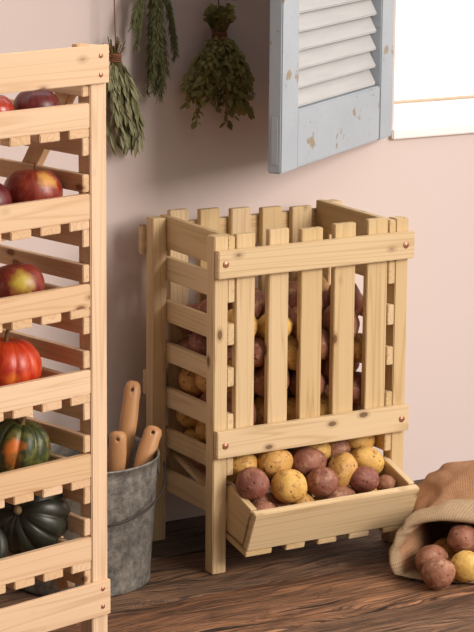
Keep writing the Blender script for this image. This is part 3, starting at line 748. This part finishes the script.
# ------------------------------------------------------------------ louvered shutter
e_ = Vector((-0.827, -0.562, 0)).normalized(); nb = Vector((-0.562, 0.827, 0)).normalized(); hp = Vector((0.7469, 0.3925, 0.0))
sh = empty('window_shutter', (0, 0, 0), 0, 'weathered pale grey louvered shutter with peeling paint hung open beside the window', 'shutter')
sh.location = (hp.x, hp.y, 0.93)
SM = frame((0, 0, 0), e_, (0, 0, 1))                # x along the shutter, y up, z = x cross y
if SM.to_3x3().col[2].dot(nb) < 0: zs = -1
else: zs = 1
LN, ZT, TH = 0.689, 1.02, 0.034
def sbox(name, u0, u1, z0, z1, mat, t0=0.0, t1=TH, tilt=0.0):
    c = e_ * ((u0 + u1) / 2) + nb * ((t0 + t1) / 2) + Vector((0, 0, (z0 + z1) / 2))
    vert = (z1 - z0) > (u1 - u0)
    if vert: m = frame(c, (0, 0, 1), e_); bm = box_bm(z1 - z0, u1 - u0, t1 - t0, 0.003)
    else: m = frame(c, e_, (0, 0, 1)); bm = box_bm(u1 - u0, z1 - z0, t1 - t0, 0.003)
    if tilt: m = m @ Matrix.Rotation(tilt, 4, 'X')
    return link(name, tomesh(bm), mat, sh, m)
# front face is turned so its left edge is nearest the camera
sbox('stile', LN - 0.096, LN, 0, ZT, M['shutter']); sbox('stile', 0, 0.084, 0, ZT, M['shutter'])
sbox('bottom_rail', 0.0842, LN - 0.0962, 0.001, 0.137, M['shutter'], 0.002, TH - 0.002)
sbox('top_rail', 0.0842, LN - 0.0962, ZT - 0.09, ZT - 0.001, M['shutter'], 0.002, TH - 0.002)
k = 0; z = 0.137
while z < ZT - 0.10:
    c = e_ * ((0.0845 + LN - 0.0965) / 2) + nb * (TH * 0.76) + Vector((0, 0, z + 0.024))
    m = frame(c, e_, (0, 0, 1)); bm = box_bm(LN - 0.0965 - 0.0845, 0.049, 0.007, 0.003)
    s = 1 if m.to_3x3().col[2].dot(nb) > 0 else -1
    m = m @ Matrix.Rotation(s * math.radians(28), 4, 'X')
    lv = link('louver', tomesh(bm), M['louver'], sh, m)
    if k == 0: lv['label'] = 'lowest whiter painted louver'
    z += 0.0434; k += 1
for z in (0.12, 0.86): sbox('hinge', -0.012, 0.001, z, z + 0.07, M['nail'], TH - 0.004, TH + 0.004)
# batten let into the free edge
sb = e_ * (LN + 0.0006) + nb * (TH / 2) + Vector((0, 0, 0.075)); link('edge_plate', tomesh(box_bm(0.11, 0.016, 0.002, 0.0006)), M['shutter'], sh, frame(sb, (0, 0, 1), nb))

# ------------------------------------------------------------------ produce rack
ph = math.radians(13.0)
rk = empty('produce_rack', (-0.45617, -0.35, 0), ph, 'tall pine storage rack with slatted drawers of apples and squash in the left foreground', 'rack')
R_ = M['rack_pine']; RW, RD = 0.74, 0.42
TOP, TOPB, BOT, BOTB = 1.2929, 1.2157, 0.1663, 0.0901
for xa, xb in ((-0.0375, 0.0055), (-RW - 0.0055, -RW + 0.0375)):
    for ya, yb in ((0.0102, 0.050), (RD - 0.04, RD)):
        bx('post', rk, xa, xb, ya, yb, 0, TOP - 0.003 if ya < .1 else 1.18, R_, 0.002)
for za, zb in ((TOPB, TOP), (BOTB, BOT)):
    if za > 1: bx('back_rail', rk, -RW - 0.004, 0.0045, RD + 0.0002, RD + 0.012, 1.10, 1.17, R_, 0.0018)
    bx('front_rail', rk, -RW - 0.004, 0.0045, -0.0005, 0.010, za, zb, R_, 0.0018)
    if za < 1: bx('back_rail', rk, -RW - 0.004, 0.0045, RD + 0.0002, RD + 0.012, za, zb, R_, 0.0018)
for x, z in ((-0.0185, 1.272), (-0.0185, 1.2335), (-0.018, 0.150), (-0.018, 0.111)): screw(rk, (x, -0.0007, z), r=0.0052)
dr = [(1.1766, 1.1253), (0.9917, 0.9376), (0.8054, 0.7555), (0.6247, 0.5737), (0.4453, 0.3932), (0.2650, 0.2126)]
SX = [(-0.0375 - 0.018, -0.0377), (-RW + 0.0377, -RW + 0.0375 + 0.018)]
tabs = [(-0.0915, -0.039)]
while tabs[-1][0] - 0.0757 > -RW + 0.05: tabs.append((tabs[-1][0] - 0.0757 + 0.0, tabs[-1][1] - 0.0757))
for k, (zt, zb) in enumerate(dr):
    for xa, xb in SX:
        bx('runner', rk, xa, xb, 0.014, RD - 0.005, zb - 0.018 - 0.037, zb - 0.0183, R_)
        if k: bx('side_rail', rk, xa, xb, 0.014, RD - 0.005, zt + 0.004, zt + 0.040, R_)
        else: bx('side_rail', rk, xa, xb, 0.014, RD - 0.005, 1.190, 1.228, R_)
    d = bx('drawer', rk, -RW + 0.0385, -0.0385, 0.0105, 0.027, zb + 0.0002, zt, R_, 0.002)
    for xa, xb in ((-0.078, -0.062), (-RW + 0.062, -RW + 0.078)):
        bx('drawer_side', d, xa, xb, 0.0275, RD - 0.062, zb + 0.0002, zt - 0.012, R_)
    bx('drawer_back', d, -RW + 0.062, -0.062, RD - 0.0615, RD - 0.045, zb + 0.0002, zt - 0.012, R_)
    for xa, xb in tabs: bx('drawer_slat', d, xa, xb, 0.012, RD - 0.045, zb - 0.018, zb, R_)
bx('corner_block', rk, -0.0700, -0.0385, 0.012, 0.030, 1.24, 1.2965, R_)
for y0, z0, y1, z1 in ((0.0, 1.333, 0.33, 0.86), (0.05, 0.215, 0.40, 0.86)):
    board('cross_brace', rk, (-0.026 + 0.0, y0 + 0.06, z0 - 0.09), (-0.026, y1, z1), (0, 1, 0.6), 0.040, 0.022, R_)
cR, sR = math.cos(ph), math.sin(ph)
def rw(u, v, z): return Vector((-0.45617 + cR * u - sR * v, -0.35 + sR * u + cR * v, z))
def apple(u, v, zb, r, hh, mat, label, tilt=(0, 0), grp='apples lying in the rack drawers'):
    pf = []
    for i in range(25):
        a = -PI / 2 + PI * i / 24; rr = r * math.cos(a) * (1 + 0.06 * math.sin(a)); z = hh * math.sin(a)
        dip = math.exp(-(rr / (r * 0.30)) ** 2); z -= (0.34 if a > 0 else -0.2) * hh * dip
        pf.append((max(0, rr) if 0 < i < 24 else 0, z))
    bm = lathe_bm(pf, 40)
    for v_ in bm.verts:
        a = math.atan2(v_.co.y, v_.co.x); f = 1 + 0.018 * math.cos(5 * a) * (0.4 - v_.co.z / hh) + 0.03 * noise.noise(v_.co * 14)
        v_.co.x *= f; v_.co.y *= f
    bmesh.ops.recalc_face_normals(bm, faces=bm.faces)
    p = rw(u, v, zb + hh * 0.93); o = link('apple', tomesh(bm, True), mat); o.location = p; o.rotation_euler = (tilt[0], tilt[1], 0)
    tag(o, label, 'apple', grp)
    bm = tube_bm([(0, 0, hh * 0.6), (0.001, 0, hh * 0.85), (0.004, 0.001, hh * 1.08)], [0.0012, 0.0012, 0.0017], 6)
    link('stem', tomesh(bm, True), M['astem'], o)
    return o
apple(-0.212, 0.10, 1.1253, 0.040, 0.040, M['apple_warm'], 'orange red apple at the left edge of the top rack drawer')
apple(-0.1160, 0.085, 1.1253, 0.047, 0.043, M['apple_dark'], 'dark red apple in the top rack drawer, right of the orange red one')
apple(-0.1170, 0.098, 0.9376, 0.0610, 0.0560, M['apple'], 'big shiny red apple in the second rack drawer from the top', (-0.12, 0.1))
apple(-0.2330, 0.100, 0.9376, 0.050, 0.048, M['apple_dark'], 'dark apple cut by the left frame edge beside the big shiny one')
apple(-0.1620, 0.095, 0.7555, 0.0560, 0.0520, M['apple_green'], 'red apple with a yellow green patch in the third drawer', (-0.15, -0.1))
def squash(name, u, v, zb, r, hh, mat, label, ribs=10, depth=0.09, rot=(0, 0, 0), stem=0.03, grp='squash lying in the lower rack drawers', taper=0.0, sr=0.007):
    pf = []
    for i in range(33):
        a = -PI / 2 + PI * i / 32; rr = r * math.cos(a) ** 0.85 if 0 < i < 32 else 0; z = hh * math.sin(a)
        z -= (0.22 if a > 0 else -0.16) * hh * math.exp(-(rr / (r * 0.34)) ** 2)
        pf.append((rr * (1 + taper * math.sin(a)), z))
    bm = lathe_bm(pf, 120)
    for v_ in bm.verts:
        a = math.atan2(v_.co.y, v_.co.x); g = abs(math.sin(a * ribs / 2)) ** 0.55
        f = 1 - depth * (1 - g) + 0.02 * noise.noise(v_.co * 9)
        v_.co.x *= f; v_.co.y *= f; v_.co.z *= 1 - depth * 0.35 * (1 - g)
    bmesh.ops.recalc_face_normals(bm, faces=bm.faces)
    if stem < 0.009: rot = Vector(rot).to_track_quat('Z', 'Y').to_euler()
    E_ = Euler(rot); low = min((E_.to_matrix() @ v_.co).z for v_ in bm.verts)
    o = link(name, tomesh(bm, True), mat); o.location = rw(u, v, zb - low + 0.0005); o.rotation_euler = rot
    tag(o, label, 'squash', grp)
    pts = [(0, 0, hh * 0.62), (0.001, 0, hh * 0.8), (0.003, 0.001, hh * 0.85 + stem * 0.5), (0.007, 0.002, hh * 0.85 + stem)]
    bm = tube_bm(pts, [sr * 1.7, sr * 1.15, sr * 0.9, sr * 1.15], 10); link('stem', tomesh(bm, True), M['sstem'], o)
    return o
squash('orange_squash', -0.1780, 0.120, 0.5737, 0.0770, 0.0640, M['orange_squash'], 'bright red orange ribbed squash in the fourth drawer', 12, 0.05, (0.0, 0.1, 0.4), 0.022, sr=0.004)
squash('acorn_squash', -0.1480, 0.118, 0.3932, 0.0690, 0.0640, M['green_squash'], 'green acorn squash with an orange blotch in the fifth drawer', 10, 0.13, (0.12, 0.15, 0.5), 0.012, sr=0.005)
squash('buttercup_squash', -0.1020, 0.140, 0.2126, 0.0880, 0.0740, M['dark_squash'], 'large dark green ribbed squash with its stem end facing out in the bottom drawer', 12, 0.10, (-0.80, -0.62, 0.42), 0.008, sr=0.008)
squash('buttercup_squash', -0.268, 0.10, 0.2126, 0.062, 0.056, M['dark_squash'], 'dark green squash at the left edge of the bottom drawer', 11, 0.10, (0.2, 0.3, 1.2), 0.014)

# ------------------------------------------------------------------ herb bunches hung before the wall
def leaf(bm, p, d, up, L, w, fold=0.25, segs=3):
    d = d.normalized(); s = d.cross(up)
    if s.length < 1e-3: s = d.orthogonal()
    s.normalize(); n_ = s.cross(d)
    if segs == 1:
        a = bm.verts.new(p - s * w * 0.5); b = bm.verts.new(p + s * w * 0.5); t1 = bm.verts.new(p + d * L); m_ = bm.verts.new(p + d * L * 0.45 + n_ * w * 0.5)
        bm.faces.new((a, m_, t1)); bm.faces.new((m_, b, t1)); bm.faces.new((a, b, m_)); return
    base = bm.verts.new(p); prev = None; c_prev = base
    rows = []
    for i in range(1, segs + 1):
        f = i / (segs + 1); hw = w * 0.5 * math.sin(PI * min(1, f * 0.92 + 0.04)) ** 0.8; q = p + d * L * f - Vector((0, 0, 1)) * L * 0.10 * f * f
        rows.append((bm.verts.new(q + s * hw + n_ * hw * fold), bm.verts.new(q), bm.verts.new(q - s * hw + n_ * hw * fold)))
    tip = bm.verts.new(p + d * L - Vector((0, 0, 1)) * L * 0.12)
    bm.faces.new((base, rows[0][0], rows[0][1])); bm.faces.new((base, rows[0][1], rows[0][2]))
    for a, b in zip(rows, rows[1:]): bm.faces.new((a[0], b[0], b[1], a[1])); bm.faces.new((a[1], b[1], b[2], a[2]))
    bm.faces.new((rows[-1][0], tip, rows[-1][1])); bm.faces.new((rows[-1][1], tip, rows[-1][2]))
def bunch(name, label, tie, stems, spread, leaffn, mat, seed, stub=0.035, knot=True, string_top=None, stubleaf=None, tier=0.012):
    r = random.Random(seed); root = empty(name, tie, 0, label, 'herb bunch', 'herb bunches hanging on the wall')
    lb, sbm = bmesh.new(), bmesh.new()
    for k in range(stems):
        a = r.uniform(0, 2 * PI); q = math.sqrt(r.random()); tx = math.cos(a) * q; ty = math.sin(a) * q
        end, bulge = spread(tx, ty, r)
        p0 = Vector((tx * tier, ty * tier * 0.8, 0)); pts = []
        n = 12
        for i in range(n + 1):
            f = i / n; p = p0.lerp(end, f); w = math.sin(PI * f) * bulge
            p.x += tx * w; p.y += ty * w * 0.6
            p += Vector((noise.noise((k, f * 3, 0)), noise.noise((k, f * 3, 9)) * .5, 0)) * 0.008 * f
            pts.append(p)
        tube_bm(pts, [0.0012] * (n + 1), 4, sbm, cap=False)
        tube_bm([p0, p0 + Vector((tx * 0.020 + r.uniform(-.004, .004), ty * 0.014, stub * r.uniform(0.5, 1.1)))], 0.0013, 4, sbm, cap=False)
        leaffn(lb, pts, r)
    link('leaves', tomesh(lb), M[mat], root); link('stems', tomesh(sbm), M['stem'], root)
    tb = bmesh.new()
    if knot:
        for j in range(6):
            zz = -0.008 + j * 0.003; R = tier + 0.003 + r.uniform(0, .0015)
            tube_bm([(R * math.cos(t_ * PI / 8), R * 0.85 * math.sin(t_ * PI / 8), zz + 0.002 * math.sin(t_ * PI / 8 + j)) for t_ in range(17)], 0.0016, 5, tb, cap=False)
    if string_top:
        st = Vector(string_top) - Vector(tie)
        tube_bm([(0, -tier * 0.6, 0), st * 0.5 + Vector((0.003, -0.001, 0)), st], 0.0015, 6, tb, cap=False)
    link('twine', tomesh(tb, True), M['twine'], root)
    return root
def sage_leaf(bm, pts, r):
    for i in range(2, len(pts)):
        d = (pts[i] - pts[i - 1]).normalized()
        for s in range(3):
            a = r.uniform(0, 2 * PI); o = Vector((math.cos(a), math.sin(a) * 0.7, 0)); dd = d * 1.0 + o * r.uniform(0.15, 0.5)
            L = r.uniform(0.030, 0.050) * (0.7 + 0.3 * i / len(pts)); leaf(bm, pts[i] + o * 0.002, dd, o + Vector((0, -0.6, 0.1)), L, L * r.uniform(0.22, 0.30))
def rose_leaf(bm, pts, r):
    for i in range(1, len(pts)):
        for s in range(15):
            f = r.random(); p = pts[i - 1].lerp(pts[i], f); d = (pts[i] - pts[i - 1]).normalized()
            a = r.uniform(0, 2 * PI); o = Vector((math.cos(a), math.sin(a), 0)); L = r.uniform(0.016, 0.025)
            leaf(bm, p, d * 1.0 + o * 0.55, o, L, 0.0030, segs=1)
def oreg_leaf(bm, pts, r):
    for i in range(1, len(pts)):
        for s in range(3 + (i > 4)):
            p = pts[i - 1].lerp(pts[i], r.random()); d = (pts[i] - pts[i - 1]).normalized(); a = r.uniform(0, 2 * PI); o = Vector((math.cos(a), math.sin(a) * .8, 0))
            L = r.uniform(0.013, 0.025) * (0.6 + 0.4 * i / len(pts)); leaf(bm, p + o * 0.003, d * r.uniform(.3, 1.0) + o * r.uniform(.4, 1.0), o * .5 + Vector((0, -0.5, .6)), L, L * 0.62, 0.15)
YB = 0.372
bunch('sage_bunch', 'bunch of grey green sage tied with twine, hanging on a string behind the rack', (-0.058, YB, 1.174), 30,
      lambda tx, ty, r: (Vector((0.032 + tx * 0.038, ty * 0.020, -r.uniform(0.10, 0.200))), 0.022), sage_leaf, 'sage', 5, 0.045, True, (-0.0735, YB + 0.004, 1.72))
def rs(tx, ty, r):
    if tx < -0.25: L = r.uniform(0.14, 0.21)
    elif tx < 0.25: L = r.uniform(0.25, 0.32)
    else: L = r.uniform(0.18, 0.27)
    return Vector((tx * 0.082 + 0.004, ty * 0.022, -L)), 0.010
bunch('rosemary_bunch', 'bunch of needle leaved rosemary hanging head down from above the frame', (0.048, YB, 1.385), 22, rs, rose_leaf, 'rosemary', 8, 0.03, True, (0.048, YB + 0.004, 1.75))
ob = bunch('oregano_bunch', 'fullest bunch of small leaved green oregano tied with twine, nearest the shutter', (0.226, YB, 1.212), 34,
      lambda tx, ty, r: (Vector((0.000 + tx * 0.105, ty * 0.030, -r.uniform(0.09, 0.23) * (1 - 0.12 * abs(tx)))), r.uniform(0.0, 0.03)), oreg_leaf, 'oregano', 12, 0.05, True, (0.225, YB + 0.006, 1.30), tier=0.015)
r = random.Random(77); lb = bmesh.new()
for k in range(34):
    a = r.uniform(0, 2 * PI); q = r.random(); e = Vector((math.cos(a) * q * 0.042 - 0.004, math.sin(a) * q * 0.02, r.uniform(0.03, 0.07)))
    pts = [Vector((e.x * f * f * .7 + e.x * .3 * f, e.y * f, e.z * f)) for f in [i / 5 for i in range(6)]]
    oreg_leaf(lb, pts, r)
link('top_leaves', tomesh(lb), M['oregano'], ob)
for x, z, lab in ((0.225, 1.300, 'small steel nail in the wall holding the oregano bunch'), (-0.0735, 1.72, 'steel nail high on the wall holding the sage string'), (0.048, 1.75, 'steel nail high on the wall holding the rosemary string')):
    bm = lathe_bm([(0, 0.0), (0.004, 0.0), (0.004, 0.0015), (0.0014, 0.002), (0.0014, 0.056), (0, 0.056)], 12)
    o = link('nail', tomesh(bm, True), M['nail'], None, frame((x, YB - 0.004, z), (1, 0, 0), (0, 0, -1)))
    if o.matrix_basis.to_3x3().col[2].y < 0: o.matrix_basis = o.matrix_basis @ Matrix.Rotation(PI, 4, 'X')
    tag(o, lab, 'nail', 'nails holding the herb bunches')

# ------------------------------------------------------------------ light
w = bpy.data.worlds.new('w'); bpy.context.scene.world = w; w.use_nodes = True; nt = w.node_tree
bg = nt.nodes['Background']; tcw = nt.nodes.new('ShaderNodeTexCoord'); sp = nt.nodes.new('ShaderNodeSeparateXYZ'); nt.links.new(tcw.outputs['Generated'], sp.inputs[0])
rp = nt.nodes.new('ShaderNodeValToRGB'); nt.links.new(sp.outputs[1], rp.inputs[0])
rp.color_ramp.elements[0].position = 0.0; rp.color_ramp.elements[0].color = (0.50, 0.47, 0.46, 1)
rp.color_ramp.elements[1].position = 0.12; rp.color_ramp.elements[1].color = (3.2, 3.1, 3.0, 1)
# the unseen room: an assumed broad glow added towards the front right, dim elsewhere; daylight outside behind the wall
dt = nt.nodes.new('ShaderNodeVectorMath'); dt.operation = 'DOT_PRODUCT'; nt.links.new(tcw.outputs['Generated'], dt.inputs[0]); dt.inputs[1].default_value = Vector((0.62, -0.55, 0.56)).normalized()
def wm(op, a, b=None):
    n_ = nt.nodes.new('ShaderNodeMath'); n_.operation = op
    for i_, v_ in enumerate((a, b)):
        if v_ is None: continue
        if hasattr(v_, 'is_output'): nt.links.new(v_, n_.inputs[i_])
        else: n_.inputs[i_].default_value = v_
    return n_.outputs[0]
glow = wm('MULTIPLY', wm('POWER', wm('MAXIMUM', dt.outputs['Value'], 0.0), 4.0), 2.5)
room = nt.nodes.new('ShaderNodeVectorMath'); room.operation = 'SCALE'; room.inputs[0].default_value = (1.0, 0.91, 0.83); nt.links.new(glow, room.inputs['Scale'])
sm_ = nt.nodes.new('ShaderNodeVectorMath'); sm_.operation = 'ADD'; nt.links.new(room.outputs[0], sm_.inputs[0]); nt.links.new(rp.outputs[0], sm_.inputs[1])
rp.color_ramp.elements[0].color = (0.10, 0.095, 0.095, 1)
nt.links.new(sm_.outputs[0], bg.inputs[0]); bg.inputs[1].default_value = 0.85
def area(name, loc, target, size, power, col):
    l = bpy.data.lights.new(name, 'AREA'); l.shape = 'RECTANGLE'; l.size, l.size_y = size; l.energy = power; l.color = col
    o = bpy.data.objects.new(name, l); C.objects.link(o); o.location = loc
    o.rotation_euler = (Vector(target) - Vector(loc)).to_track_quat('-Z', 'Y').to_euler(); return o
area('assumed_key_light', (2.4, -5.2, 3.1), (0.1, 0.1, 0.5), (2.6, 2.4), 330, (1.0, 0.90, 0.81))  # assumed soft key light, added out of view at front right; no window there

cam = bpy.data.cameras.new('camera'); co = bpy.data.objects.new('camera', cam); C.objects.link(co); bpy.context.scene.camera = co
co.location = (-2.774733, -4.755673, 1.836900); co.rotation_euler = [math.radians(a) for a in (77.52166, -0.4825, -30.69364)]
cam.sensor_fit = 'VERTICAL'; cam.sensor_height = 24.0; cam.lens = 2476.042 * 24.0 / 632; cam.clip_start = 0.1; cam.clip_end = 60
vs = bpy.context.scene.view_settings; vs.view_transform = 'Standard'; vs.look = 'None'; vs.gamma = 1.0; vs.use_curve_mapping = False; vs.exposure = -0.04
